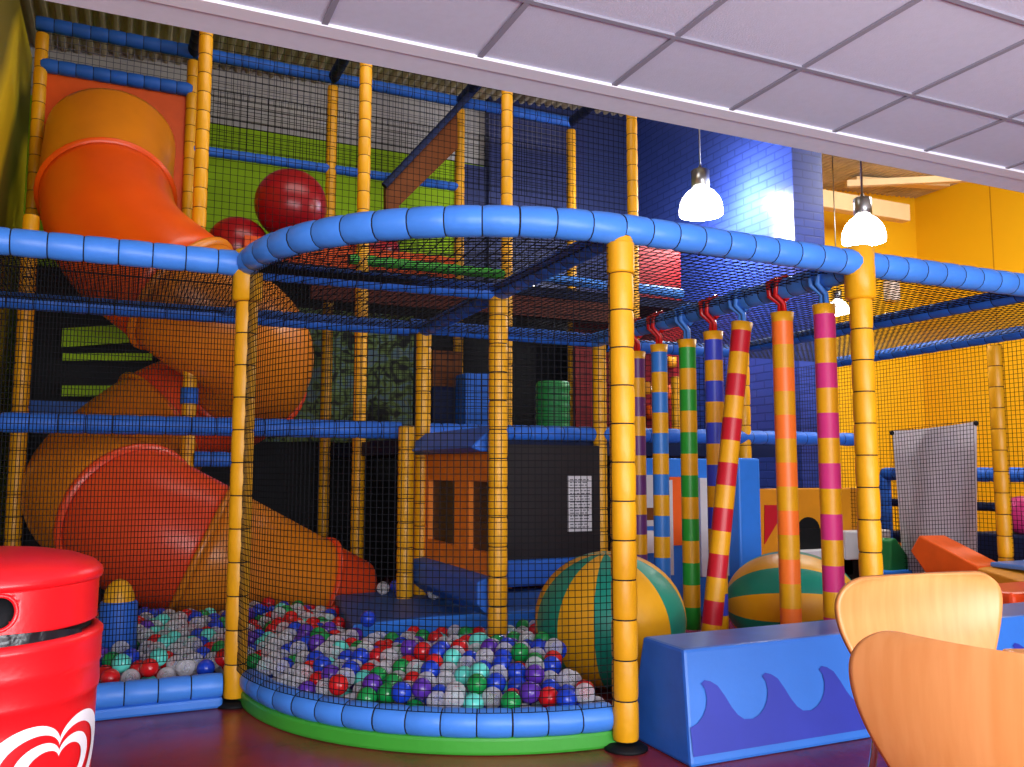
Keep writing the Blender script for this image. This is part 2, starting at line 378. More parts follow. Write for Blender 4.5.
# rails: roof level, going back
rail([(1.2, 0.05, ZR-.01), (1.2, Y1, ZR-.02)], 'deep blue padded roof rail from the corner post back over the ball pit', .045, dblue)
rail([(1.2, Y1, ZR-.02), (at(424, 326, 'y', Y2).x, Y2, ZR-.04)], 'deep blue padded roof rail back to the playhouse window wall', .045, dblue)
rail([(0, Y1+.02, ZR-.02), (1.2, Y1, ZR-.02)], 'blue padded roof rail across the back of the curved ball pit', .042, dblue)
rail([(2.4, 0, ZR-.03), (2.4, Y2, ZR-.03)], 'blue padded rail the striped tubes hang from', .05, blue, .1)
zq = at(235, 316, 'y', Y2).z
rail([(-1.3, Y2, zq), (1.1, Y2, zq)], 'blue padded roof rail behind the left net, in front of the spiral slide', .046, dblue)
rail([(1.1, Y2, at(440, 328, 'y', Y2).z), (at(599, 341, 'y', Y2).x, Y2, at(599, 341, 'y', Y2).z)], 'blue padded roof rail above the playhouse window wall', .046, dblue)
rail([at(605, 345, 'y', Y2), at(745, 352, 'y', Y2)], 'blue padded rail seen behind the tops of the rear striped tubes', .046, dblue)
# middle level rails
zm = at(235, 427, 'y', Y2).z
rail([(-1.3, Y2, zm), (0.25, Y2, zm)], 'blue padded waist rail behind the left net across the spiral slide', .052, dblue)
rail([(0.25, Y2, zm), (1.06, Y2, zm)], 'blue padded waist rail from the slide to the short yellow post', .052, dblue)
rail([(1.2, Y2+.02, zm), (2.4, Y2+.02, zm)], 'blue padded waist rail above the playhouse windows and black board', .05, dblue)
qx = at(866, 451, 'y', Y2).x
rail([(2.44, Y2, zm), (qx, Y2, zm)], 'blue padded waist rail behind the striped hanging tubes', .05, dblue)
rail([at(193, 459, 'y', 3.1), at(246, 460, 'y', 3.1)], 'short blue padded rail beside the lower slide bend', .05, dblue)
# level two edge
zg = at(440, 272, 'y', Y3).z
rail([(XA[2]-.1, Y3, zg+.03), (XA[3], Y3, zg+.03)], 'green padded edge of the upper deck', .04, green)
z3 = at(600, 284, 'y', Y3).z
rail([at(540, 276, 'y', Y3), at(605, 286, 'y', Y3)], 'pale lit blue rail left of the thick corner post, upper level', .04, blue)
rail([at(636, 288, 'y', Y3), at(682, 294, 'y', Y3)], 'pale lit blue rail under the dark red board', .045, blue)
# tower rails
rail([(XB[0]-.05, Y4, ZT), (XB[1], Y4, ZT)], 'blue padded top rail over the slide mouth', .055, dblue)
rail([(XB[0], Y4, ZT-.33), (XB[1], Y4, ZT-.33)], 'blue padded rail directly above the orange slide panel', .055, dblue)
rail([(XB[1], Y4, ZT), (XB[2], Y4, ZT)], 'blue padded top rail above the red ball', .05, dblue)
rail([(XB[2], Y4, ZT), (XB[3], Y4, ZT)], 'blue padded top rail above the sloped brown ramp', .05, dblue)
rail([(XB[3], Y4, ZT), (XB[4], Y4, ZT)], 'blue padded top rail above the navy wall', .05, dblue)
rail([(XB[1], Y4, 3.6), (XB[2], Y4, 3.6)], 'thin blue padded rail across the lime green wall, left part', .04, dblue)
rail([(XB[2], Y4, 3.6), (XB[3], Y4, 3.6)], 'thin blue padded rail across the lime green wall, right part', .04, dblue)
for i, w in enumerate(('the pair beside the slide mouth', 'the red ball', 'the brown ramp', 'the navy wall')):
    rail([(XB[i+1], Y4, ZT), (XA[i+1], Y3, ZT)], 'dark blue padded tie rail at the tower top above '+w, .05, navy)
# right side
rail([(3.6, .0, ZR-.02), (3.6, 2.4, ZR-.02)], 'dark blue padded roof rail running back on the right, upper one', .042, dblue)
rail([(4.8, -.2, at(1020, 331, 'x', 4.8).z), (4.8, 2.6, at(872, 357, 'x', 4.8).z)], 'dark blue padded roof rail on the right, lower one above the mesh sheet', .042, dblue)
z5 = at(950, 474, 'x', 5.6).z
rail([(5.6, -.2, z5), at(884, 474, 'x', 5.6)], 'blue padded barrier rail behind the grey mesh sheet', .055, dblue)
q = at(884, 474, 'x', 5.6)
post(q.x, q.y, 0, q.z, 'upright blue padded post of the barrier left of the mesh sheet', .055, [dblue, seam])
for k, (py, r) in enumerate(((505, .035), (541, .05))):
    q2 = at(884, py, 'x', 5.7); q2.z = at(950, py, 'x', 5.7).z
    rail([(5.7, -.2, q2.z), (5.7, q2.y, q2.z)], ('thin dark rail under the blue barrier rail' if k == 0 else 'low dark blue rail beneath the barrier, near the orange wedge'), r, navy)

# ------------------------------------------------------------------ nets (real cords)
def net(func, lu, lv, label, name='safety_net', sp=.034, w=.0046, m=None, su=1, sv=1, group=None, diag=False):
    """func(u,v) in 0..1 -> point; cords every sp"""
    mb = MB(); nu = max(2, round(lu/sp)); nv = max(2, round(lv/sp))
    def cord(pts): mb.sweep(pts, w/2, 3, 0, False, False)
    for i in range(nu+1):
        u = i/nu; cord([func(u, k/sv) for k in range(sv+1)])
    for j in range(nv+1):
        v = j/nv; cord([func(k/su, v) for k in range(su+1)])
    return tag(mb.build(name, m or netm), label, 'net', group)
def quad(a, b, c, d):
    a, b, c, d = map(Vector, (a, b, c, d))
    return lambda u, v: (a.lerp(b, u)).lerp(d.lerp(c, u), v)
net(quad((-1.3, Y1, .2), (-.04, Y1, .2), (-.04, Y1, ZR-.05), (-1.3, Y1, ZR-.05)), 2.36, 1.63, 'black safety net on the straight left side, in front of the spiral slide', sp=.024, w=.0036)
net(lambda u, v: Vector((*ELL(u*PI/2), .15+v*(ZR-.2))), 1.87, 1.68, 'black safety net curving around the front of the ball pit', su=30, sp=.024, w=.0036)
net(lambda u, v: Vector((lambda xy: (xy[0]+(1.2-xy[0])*0, xy[1]+(Y1-xy[1])*v, ZR-.03-.05*math.sin(PI*v)*math.sin(PI*u)))(ELL(u*PI/2))), 1.2, 1.1, 'black roof net over the curved ball pit', 'roof_net', su=20, sv=8)
net(quad((0, Y1, ZR-.03), (1.2, Y1, ZR-.03), (1.2, Y2, ZR-.05), (0, Y2, ZR-.05)), 1.2, 1.15, 'black roof net behind the curved pit, left of the middle post', 'roof_net')
net(quad((-1.3, Y1, ZR-.03), (0, Y1, ZR-.03), (0, Y2, zq), (-1.3, Y2, zq)), 2.4, 1.15, 'black roof net over the left bay above the slide', 'roof_net')
net(quad((1.25, 0, ZR-.03), (2.4, 0, ZR-.03), (2.4, Y2, ZR-.05), (1.25, Y2, ZR-.05)), 1.2, 2.3, 'black roof net between the corner post and the striped tubes', 'roof_net', sp=.045)
net(quad((2.4, 0, ZR-.03), (3.6, 0, ZR-.03), (3.6, 2.6, ZR-.03), (2.4, 2.6, ZR-.03)), 1.2, 2.6, 'black roof net right of the striped tubes', 'roof_net', sp=.045)
za = at(1020, 331, 'x', 4.8).z; zb = at(872, 357, 'x', 4.8).z
net(quad((3.6, -.2, ZR-.03), (4.8, -.2, za), (4.8, 2.6, zb), (3.6, 2.6, ZR-.03)), 1.2, 2.8, 'black roof net on the far right under the yellow wall', 'roof_net', sp=.045)
net(quad((4.8, -.2, .1), (4.8, 3.2, .1), (4.8, 3.2, zb), (4.8, -.2, za)), 3.4, 1.8, 'black side net on the right in front of the lower yellow wall', sp=.03, w=.004)
net(quad((XA[1], Y3+.06, 2.0), (XA[4], Y3+.06, 2.0), (XA[4], Y3+.06, ZT), (XA[1], Y3+.06, ZT)), 3.5, 2.4, 'black safety net across the tall tower, in front of the green wall', sp=.05, w=.0046)
net(quad((XB[0], Y4+.05, ZT-.33), (XB[4], Y4+.05, ZT-.33), (XB[4], Y4+.05, ZT), (XB[0], Y4+.05, ZT)), 4.6, .33, 'grey net strip along the tower top', sp=.05, w=.006, m=netg)
net(quad((XB[1], Y4-.02, 3.6), (XB[4], Y4-.02, 3.6), (XB[4], Y4-.02, ZT-.3), (XB[1], Y4-.02, ZT-.3)), 3.5, .6, 'grey net panel high on the rear row of the tower', sp=.055, w=.006, m=netm)
net(quad((.5, Y2+.06, zm), (2.4, Y2+.06, zm), (2.4, Y2+.06, ZR-.1), (.5, Y2+.06, ZR-.1)), 1.9, .6, 'black inner net between waist rail and roof rail behind the pit', sp=.04, w=.0045)
net(quad((2.45, Y2+.1, 1.25), (3.6, Y2+.1, 1.25), (3.6, Y2+.1, ZR-.05), (2.45, Y2+.1, ZR-.05)), 1.2, .6, 'black inner net behind the striped hanging tubes', sp=.04, w=.005)

# ------------------------------------------------------------------ decks and dark interior
def board(name, pts, ext, m, label, cat='panel', group=None, bevel=0):
    mb = MB(); mb.prism(pts, ext); return tag(mb.build(name, m, bevel=bevel), label, cat, group)
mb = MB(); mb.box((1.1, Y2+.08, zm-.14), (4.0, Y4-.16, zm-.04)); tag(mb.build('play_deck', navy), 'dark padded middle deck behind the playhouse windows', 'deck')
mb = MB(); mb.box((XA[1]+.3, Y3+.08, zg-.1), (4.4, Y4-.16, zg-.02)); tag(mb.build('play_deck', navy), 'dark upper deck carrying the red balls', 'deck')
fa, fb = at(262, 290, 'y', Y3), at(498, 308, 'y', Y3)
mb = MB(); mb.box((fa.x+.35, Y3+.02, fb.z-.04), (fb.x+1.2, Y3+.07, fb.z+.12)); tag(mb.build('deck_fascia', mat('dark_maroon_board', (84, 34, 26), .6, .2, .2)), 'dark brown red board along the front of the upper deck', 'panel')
mb = MB(); mb.box((XB[0]-.1, 5.0, 0), (4.6, 5.06, 2.6)); tag(mb.build('rear_shade_sheet', black), 'black sheet standing in for the shade behind the lower play levels', 'panel')  # black sheet put in where the lower levels only fall into shade
mb = MB(); mb.box((.55, 4.9, zm), (1.95, 4.95, 2.4)); tag(mb.build('jungle_mural', jungle), 'dark olive jungle painted panel behind the tall posts', 'panel')
a, b = at(433, 350, 'y', 4.3), at(462, 384, 'y', 4.3)
board('brown_panel', [(a.x, 4.3, zm-.04), (b.x, 4.3, zm-.04), (b.x, 4.3, a.z), (a.x, 4.3, a.z)], (0, .06, 0), brown, 'small brown board left of the blue soft block')
for (x0, y0, x1, y1, Y, lab) in ((466, 372, 497, 428, 3.6, 'blue soft block on the middle deck left of the green drum'), (433, 386, 464, 428, 3.9, 'dark blue soft block below the small brown board')):
    a, b = at(x0, y0, 'y', Y), at(x1, y1, 'y', Y); mb = MB(); mb.box((a.x, Y, zm-.04), (b.x, Y+.25, a.z)); tag(mb.build('soft_block', dblue if x0 > 450 else navy, bevel=.02), lab, 'block')
c0 = at(553, 428, 'y', 3.0); zt = at(553, 382, 'y', 3.0).z
mb = MB(); rr = .128; mb.lathe((c0.x, 3.0, zm-.04), [(.001, 0), (rr, 0), (rr, .01)]+[(rr+.004*math.sin(k*1.6), .02+k*(zt-zm)/22) for k in range(22)]+[(rr-.01, zt-zm+.04), (.001, zt-zm+.04)], 28)
tag(mb.build('soft_drum', dgreen), 'green upright drum on the middle deck', 'drum')
for k, (py, h) in enumerate(((338, .09), (357, .035), (391, .05))):
    a, b = at(62, py, 'y', 4.6), at(152, py-6*(k == 0), 'y', 4.6)
    mb = MB(); bar3(mb, a, b, .03, h*1.6); tag(mb.build('slat', greenwall), ('upper', 'middle', 'lowest')[k]+' lime green slat in the dark gap left of the slide bends', 'slat')
a = at(60, 420, 'y', 4.8); mb = MB(); mb.box((XB[0], 4.78, at(80, 415, 'y', 4.8).z-.1), (at(130, 400, 'y', 4.8).x, 4.84, at(80, 402, 'y', 4.8).z)); tag(mb.build('foam_bar', dblue), 'blue foam bar in the gap below the lime slats', 'bar')
# upper level things
br_ = [at(x, y, 'y', Y4-.25) for x, y in ((457, 104), (386, 184), (386, 258), (399, 258), (399, 206), (458, 148))]
board('ramp_side', br_, (0, .08, 0), brown, 'sloped brown ramp side high in the tower, rising to the right')
rail([at(384, 186, 'y', Y4-.3), at(480, 84, 'y', Y4-.3)], 'black padded sloping handrail on top of the brown ramp side', .03, navy)
for (px, py, r, Y, lab) in ((291, 205, .285, 4.15, 'large red ball high in the tower between two tall posts'), (238, 250, .245, 4.26, 'dark red ball half hidden behind the orange slide'), (366, 246, .29, 4.28, 'red ball behind the curved rail and the tall post')):
    c0 = at(px, py, 'y', Y); low = zg-.02
    if px != 291: c0.z = low+r
    mb = MB(); mb.sphere(c0, r, 32, 18); tag(mb.build('hopper_ball', redball), lab, 'ball')
    if px == 291:
        mb = MB(); mb.lathe((c0.x, c0.y, low), [(.001, 0), (.1, 0), (.1, c0.z-r*.96-low), (.001, c0.z-r*.96-low)], 20); tag(mb.build('ball_pedestal', navy), 'dark pedestal under the large red ball in the tower', 'pedestal')
a = at(243, 243, 'y', 4.0)
mb = MB(); mb.box((a.x, 3.9, zg-.02), (at(455, 262, 'y', 3.9).x, 3.95, at(440, 256, 'y', 3.9).z)); tag(mb.build('orange_kerb', obrd), 'thin orange board behind the green deck edge', 'panel')
a, b = at(638, 240, 'y', 3.9), at(681, 291, 'y', 3.9)
board('red_board', [(a.x, 3.9, zg-.02), (b.x, 3.9, zg-.02), (b.x, 3.9, a.z), (a.x, 3.9, a.z)], (0, .05, 0), darkred, 'dark red board behind the front rail, right of the thick corner post')
a, b = at(575, 296, 'y', 4.5), at(690, 440, 'y', 4.5)
e = empty('roller_wall', ((a.x+b.x)/2, 4.5, zm-.04), 'dark red wall with small amber rollers behind the leftmost striped tubes', 'wall panel')
mb = MB(); mb.box((a.x, 4.5, zm-.04), (b.x, 4.55, a.z)); mb.build('backboard', darkred, e)
for x, y, r, m_ in ((646, 388, .05, ochre), (667, 392, .055, orangeblk), (651, 412, .05, orangeblk), (672, 362, .045, ochre)):
    mb = MB(); mb.lathe(at(x, y, 'y', 4.44), [(.001, -r*1.3), (r, -r*1.2), (r*1.1, 0), (r, r*1.2), (.001, r*1.3)], 14); mb.build('roller', m_, e)
mb = MB(); mb.sphere(at(656, 388, 'y', 4.1), .045, 16, 10); tag(mb.build('wall_light', litw), 'small bright wall light between the first two striped tubes', 'light')
mb = MB(); c0 = at(525, 287, 'y', 4.0); mb.box(c0-Vector((.09, .02, .03)), c0+Vector((.09, .02, .035))); tag(mb.build('wall_light', litw, bevel=.01), 'small bright light under the roof rail near the middle pit post', 'light')
# ------------------------------------------------------------------ spiral slide
def catmull(P, t):
    n = len(P)-1; i = min(int(t), n-1); f = t-i
    p0 = P[max(i-1, 0)]; p1 = P[i]; p2 = P[i+1]; p3 = P[min(i+2, n)]
    return .5*((2*p1)+(p2-p0)*f+(2*p0-5*p1+4*p2-p3)*f*f+(3*p1-p0-3*p2+p3)*f**3)
CP = [(112, 143, 4.60, .47), (108, 198, 4.12, .45), (126, 246, 3.55, .43), (190, 300, 3.15, .42), (250, 350, 3.35, .42), (232, 392, 3.9, .42), (160, 425, 4.1, .42),
      (96, 484, 3.6, .42), (131, 516, 2.95, .42), (200, 550, 2.72, .40), (285, 580, 2.85, .34), (352, 603, 2.95, .28)]
PP = [Vector((*at(x, y, 'y', Y), r)) for x, y, Y, r in CP]
PP4 = PP
def spath(t0, t1, k):
    pts = []; rr = []
    for i in range(k+1):
        v = catmull(PP4, t0+(t1-t0)*i/k); pts.append(Vector(v[:3])); rr.append(v[3])
    return pts, rr
sl = empty('spiral_slide', (-.2, 3.4, 0), 'big orange and amber spiral tube slide winding down behind the left net', 'slide')
SEG = [(0, 1.0, amber), (1.0, 2.9, orange), (2.9, 4.6, amber), (4.6, 6.0, redorange), (6.0, 7.98, amber), (7.98, 9.0, redorange), (9.0, 10.35, amber), (10.35, 11, redorange)]
segs = []
for t0, t1, m_ in SEG:
    pts, rr = spath(t0, t1, 16); mb = MB(); mb.sweep(pts, rr, 36, 0, False); o = mb.build('tube_segment', m_, sl); segs.append(o)
    s = o.modifiers.new('solid', 'SOLIDIFY'); s.thickness = .012
for k, (t0, t1, m_) in enumerate(SEG[1:], 1):
    pts, rr = spath(t0-.03, t0+.03, 4); r0 = rr[2]
    mb = MB(); mb.sweep(pts, [r0, r0+.028, r0+.03, r0+.028, r0], 36, 0, False); mb.build('flange', m_, segs[k])
# slide panel with a round mouth
mb = MB(); x0, x1 = XB[0]+.04, XB[1]-.04; z1 = ZT-.38; z0 = at(100, 225, 'y', Y4).z; cx, cz = PP4[0][0], PP4[0][2]; rh = .46; n = 48; yy = Y4+.02
inner = []; outer = []
for i in range(n):
    a = 2*PI*i/n; c_, s_ = math.cos(a), math.sin(a); inner.append((cx+rh*c_, cz+rh*s_))
    k = min(((x1-cx)/c_ if c_ > 1e-6 else 9e9), ((x0-cx)/c_ if c_ < -1e-6 else 9e9), ((z1-cz)/s_ if s_ > 1e-6 else 9e9), ((z0-cz)/s_ if s_ < -1e-6 else 9e9)); outer.append((cx+k*c_, cz+k*s_))
for x_, z_ in ((x0, z0), (x0, z1), (x1, z0), (x1, z1)):
    i = min(range(n), key=lambda i: (outer[i][0]-x_)**2+(outer[i][1]-z_)**2); outer[i] = (x_, z_)
vs = [(x_, yy, z_) for x_, z_ in inner+outer]+[(x_, yy+.03, z_) for x_, z_ in inner+outer]
fs = []
for i in range(n):
    j = (i+1) % n; fs += [(i, j, n+j, n+i), (2*n+i, 3*n+i, 3*n+j, 2*n+j), (i, 2*n+i, 2*n+j, j), (n+i, n+j, 3*n+j, 3*n+i)]
mb.add(vs, fs); mb.build('mouth_panel', obrd, sl)

# ------------------------------------------------------------------ ball pit rims, mat, balls
mb = MB()
def ellband(mb, o0, o1, z0, z1, k=40, mi=0):
    vs = []; 
    for i in range(k+1):
        t = PI/2*i/k
        for off, z in ((o1, z0), (o1, z1), (o0, z1), (o0, z0)):
            vs.append((*ELL(t, M+off, MY+off), z))
    fs = []
    for i in range(k):
        for j in range(4): fs.append((i*4+j, i*4+(j+1) % 4, i*4+4+(j+1) % 4, i*4+4+j))
    fs += [(0, 1, 2, 3), (k*4+3, k*4+2, k*4+1, k*4)]; mb.add(vs, fs, mi)
ellband(mb, -.12, -.02, 0, .062); tag(mb.build('floor_pad', green, bevel=.012), 'green curved foam base strip under the blue pit rim', 'pad')
arcb = [(*ELL(.03+(PI/2-.06)*i/24, M-.06, MY-.05), .103) for i in range(25)]
rim = padded_mb(arcb, .05, .118); tag(rim.build('foam_kerb', [blue, seam]), 'curved light blue padded rim along the front of the ball pit', 'kerb')
mb = MB(); mb.box((-1.3, Y1-.04, 0), (-.05, Y1+.07, .045)); 
mb2 = padded_mb([(-1.3, Y1, .087), (-.05, Y1, .087)], .05, .12)
e = empty('foam_kerb', (-.65, Y1, 0), 'straight blue padded low wall in front of the left ball pit beside the red bin', 'kerb')
mb.build('base_pad', boxc, e, bevel=.012); mb2.build('rim_roll', [blue, seam], e)
# mat platform
A = [at(x, y, 'z', .25) for x, y in ((365, 592), (425, 586), (470, 585))]
mb = MB(); poly = [(.58, 1.5), (1.0, 1.56), (2.25, 1.53), (2.25, 2.2), (1.1, 2.56), (.72, 2.5)]
mb.prism([(x, y, .02) for x, y in poly], (0, 0, .215)); 
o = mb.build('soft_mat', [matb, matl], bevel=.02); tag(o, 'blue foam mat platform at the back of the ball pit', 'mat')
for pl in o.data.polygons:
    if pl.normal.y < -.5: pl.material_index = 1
mb = MB(); mb.box((1.72, 1.2, .0), (2.3, 1.5, .16)); tag(mb.build('soft_mat', matl, bevel=.02), 'light blue foam step right of the middle pit post', 'mat')
# balls
BC = {'clear': (clear, 'clear'), 'red': (mat('ball_red', (200, 24, 28), .22, .5), 'red'), 'blue': (mat('ball_blue', (22, 62, 190), .22, .5), 'blue'),
      'green': (mat('ball_green', (16, 140, 66), .22, .5), 'green'), 'mint': (mat('ball_mint', (96, 214, 198), .22, .5), 'mint green'), 'purple': (mat('ball_purple', (86, 46, 158), .22, .5), 'purple')}
BR = .0385
ballmesh = {}
for k, (m_, _) in BC.items():
    mb = MB(); mb.sphere((0, 0, 0), BR, 18, 10); ballmesh[k] = mb.mesh('ball_'+k, m_)
def pick(): return random.choices(['clear', 'red', 'blue', 'green', 'mint', 'purple'], [40, 15, 18, 9, 10, 8])[0]
spots = []
def surf(x, y):
    """height of the top of the heap"""
    if x < 0: return .115+.09*min(1, (y-Y1)/.7)
    dx, dy = (1.2-x)/M, (MY-y)/MY
    d = 1-math.sqrt(dx*dx+max(0, dy)**2)
    h = .12+.10*min(1, max(0, d)/.45)+.03*min(1, max(0, y-.9))
    w_ = min(1, max(0, (x-.3)/.3))*min(1, max(0, (y-.75)/.35))
    return h*(1-w_)+.15*w_
def inside(x, y):
    if x < -.03: return -1.15 < x and Y1+.1 < y < 2.25
    if y <= MY: return ((1.2-x)/(M-.09))**2+((MY-y)/(MY-.09))**2 < 1 and x < 1.16+.25*max(0, (y-.35))
    if x < .50+(y-1.45)*.22 and y < 2.3: return True
    if y < 1.48 and x < 1.62-(y-1.156)*.6: return True
    return False
sp = BR*2*.98; layer = 0
for lay, dz in ((0, 0), (1, -.055)):
    j = 0; y = .06
    while y < 2.3:
        x = -1.2+(sp/2 if (j+lay) % 2 else 0)
        while x < 1.9:
            xx, yy = x+random.uniform(-.012, .012), y+random.uniform(-.012, .012)
            if inside(xx, yy):
                z = surf(xx, yy)+dz+random.uniform(-.03, .03)
                if lay == 0 or random.random() < .8: spots.append((xx, yy, max(z, BR)))
            x += sp
        y += sp*.87; j += 1
# relax overlaps
for it in range(12):
    grid = {}
    for i, s in enumerate(spots): grid.setdefault((int(s[0]//.08), int(s[1]//.08)), []).append(i)
    for i in range(len(spots)):
        a = Vector(spots[i])
        for gx in (-1, 0, 1):
            for gy in (-1, 0, 1):
                for k in grid.get((int(a.x//.08)+gx, int(a.y//.08)+gy), ()):
                    if k <= i: continue
                    b = Vector(spots[k]); d = a-b; l = d.length
                    if 1e-6 < l < 2*BR:
                        d *= (2*BR-l)/l*.5; a += d; b -= d; b.z = max(b.z, BR); spots[k] = tuple(b)
        a.z = max(a.z, BR); spots[i] = tuple(a)
PT = [Vector((1.2, 0, 0)), Vector((0, Y1, 0))]
KC = Vector((1.6, .78, .345)); KR = .345
MESHY = {(1.2, Y1): .09, (1.2, 0): .09, (0, Y1): .09}
BOLX = at(117, 640, 'y', 1.62).x
ok = []
for s in spots:
    x, y, z = s
    if any((x-a)**2+(y-b)**2 < r*r for (a, b), r in MESHY.items()): continue
    if (Vector(s)-KC).length < KR+BR: continue
    if x > 0 and y < MY and ((1.2-x)/(M-.1))**2+((MY-y)/(MY-.1))**2 > 1: continue
    if x <= .02 and y < Y1+.09: continue
    if y > 1.45 and x > .53+(y-1.45)*.25: continue
    if y > 1.15 and x > 1.66: continue
    if (x-BOLX)**2+(y-1.62)**2 < .12**2: continue
    if any((x-px_)**2+(y-py_)**2 < .09**2 for px_, py_ in ((.01, 1.156),)): continue
    ok.append(s)
# hidden test: a ball well covered by balls in front and above is not seen
def cover(i):
    a = Vector(ok[i]); d = (CAM-a).normalized(); c_ = 0
    for k, b in enumerate(ok):
        if k == i: continue
        v = Vector(b)-a
        if v.length < .2:
            t = v.dot(d)
            if t > 0 and (v-d*t).length < BR*.75: return True
    return False
cols = [pick() for _ in ok]
vis = [i for i in range(len(ok)) if not cover(i)]
vis.sort(key=lambda i: (Vector(ok[i])-CAM).length)
single = vis[:285]; sset = set(single)
def region(x, y):
    if x < 0: return ('in the front of the left ball pit beside the red bin' if y < 1.6 else 'at the back of the left ball pit below the slide')
    dx, dy = (1.2-x)/M, (MY-y)/MY; d = math.sqrt(dx*dx+max(0, dy)**2)
    if y > MY+.1: return 'at the back of the curved ball pit near the blue mat'
    if d > .78: return 'along the front rim of the curved ball pit' + (', left half' if x < .55 else ', right half')
    return 'in the middle of the curved ball pit' + (', left half' if x < .65 else ', right half')
for i in single:
    x, y, z = ok[i]; o = bpy.data.objects.new('pit_ball', ballmesh[cols[i]]); COL.objects.link(o); o.location = (x, y, z)
    lab = BC[cols[i]][1]+' plastic ball '+region(x, y); tag(o, lab, 'ball', BC[cols[i]][1]+' balls '+region(x, y))
mb = MB(); keys = list(BC)
for i in range(len(ok)):
    if i not in sset: mb.sphere(ok[i], BR, 14, 8, keys.index(cols[i]))
o = mb.build('pit_balls', [BC[k][0] for k in keys]); o['kind'] = 'stuff'; tag(o, 'remaining mixed colour plastic balls filling the ball pits', 'balls')
for px, py, c_, lab in ((383, 588, 'clear', 'clear plastic ball, first from the left on the back edge of the blue mat'), (396, 586, 'blue', 'blue plastic ball, left one on the back edge of the blue mat'), (409, 585, 'clear', 'clear plastic ball beside the short yellow post on the mat'),
                        (425, 588, 'blue', 'blue plastic ball next to the green ball on the mat back edge'), (434, 593, 'clear', 'clear plastic ball left of the green ball on the mat'), (446, 593, 'green', 'green plastic ball on the back edge of the blue mat'), (462, 596, 'blue', 'blue plastic ball, rightmost on the blue mat'), (368, 619, 'blue', 'blue plastic ball at the left front corner of the blue mat')):
    o = bpy.data.objects.new('pit_ball', ballmesh[c_]); COL.objects.link(o); p = at(px, py, 'z', .235+BR); o.location = p; tag(o, lab, 'ball')
# two giant striped balls
def striped(c0, r, axis, label, k=10, twist=0, flat=1):
    rot = Vector((0, 0, 1)).rotation_difference(Vector(axis).normalized()).to_matrix() @ Matrix.Rotation(twist, 3, 'Z')
    nu = k*6; mb = MB(); mb.sphere(c0, r, nu, 28, rot=rot, wedge=lambda j: (j//6) % 2)
    mb.v = [(v[0], v[1], c0[2]+(v[2]-c0[2])*flat) for v in mb.v]
    return tag(mb.build('giant_ball', [yellow, teal]), label, 'ball')
striped((KC.x, KC.y, KR*.88), KR, (-.12, -.1, 1), 'giant yellow and green striped ball leaning on the ball pit corner post', 12, .32, .88)
GB = CAM+(F+R*((792-512)/FPX)-U*((612-383.5)/FPX))*4.6
striped((GB.x, GB.y, .275), .345, R*.9-F*.38+Vector((0, 0, .12)), 'giant yellow and green striped ball behind the wave box and hanging tubes', 12, .4, .79)

# blue round bollard with yellow dome in left pit
q = at(117, 640, 'y', 1.62)
e = empty('soft_bollard', (q.x, 1.62, 0), 'blue soft bollard with a yellow dome in the left pit beside the bin', 'bollard')
zt = at(117, 601, 'y', 1.62).z; zd = at(117, 579, 'y', 1.62).z
mb = MB(); mb.lathe((q.x, 1.62, 0), [(.001, 0), (.08, 0), (.08, zt-.01), (.074, zt), (.001, zt)], 24); mb.build('bollard_body', dblue, e)
mb = MB(); mb.lathe((q.x, 1.62, zt), [(.066*math.cos(a*PI/16), (zd-zt)*math.sin(a*PI/16)) for a in range(9)], 24); mb.build('dome', yellow, e)

# ------------------------------------------------------------------ playhouse window wall, black board
X = 1.2
def PX(px, py): return at(px, py, 'x', X)
e = empty('playhouse_wall', (X, 1.75, 0), 'orange playhouse wall with two windows and blue padding, behind the pit net', 'playhouse')
ya, yb = at(419, 500, 'x', X).y, Y1+.06
T = .05; H0, H1 = .46, 1.07; W = (ya-yb); G0, G1 = .57, .92
q = [at(k, 500, 'x', X).y for k in (428.5, 454.5, 469, 492.5)]
mb = MB()
mb.box((X, yb, H0), (X+T, ya, G0)); mb.box((X, yb, G1), (X+T, ya, H1))
for f0, f1 in ((ya, q[0]), (q[1], q[2]), (q[3], yb)): mb.box((X, f1, G0), (X+T, f0, G1))
wf = mb.build('window_frame', mat('orange_amber_frame', (246, 136, 40), .5, .3, .15), e)
for f0, f1 in ((q[0], q[1]), (q[2], q[3])):
    mb = MB(); mb.box((X+.03, f1, G0), (X+.04, f0, G1)); mb.build('window_pane', mat('dark_pane', (52, 48, 40), .4, .4, .3), wf)
mb = MB(); mb.prism([(X-.06, ya, H1), (X-.12, ya, H1+.02), (X, ya, H1+.13), (X+.05, ya, H1+.13), (X+.05, ya, H1)], (0, -W, 0)); mb.build('awning', dblue, e, bevel=.01)
mb = MB(); mb.prism([(X-.02, ya, H0), (X-.08, ya, H0-.02), (X-.08, ya, H0-.13), (X-.02, ya, H0-.19), (X+.05, ya, H0-.19), (X+.05, ya, H0)], (0, -W, 0)); mb.build('lower_padding', dblue, e, bevel=.01)
a, b = at(517, 440, 'y', Y2-.05), at(600, 550, 'y', Y2-.05)
e = empty('notice_board', (1.9, Y2-.05, 0), 'black board with a white notice, right of the playhouse windows', 'board')
mb = MB(); mb.box((1.27, Y2-.05, .42), (b.x, Y2, 1.14)); bp_ = mb.build('black_panel', mat('charcoal_board', (36, 30, 32), .6, .2, .2), e)
n0, n1 = at(568, 476, 'y', Y2-.06), at(592, 531, 'y', Y2-.06)
mb = MB(); mb.box((n0.x, Y2-.058, n1.z), (n1.x, Y2-.05, n0.z), 0)
zz = n0.z-.02
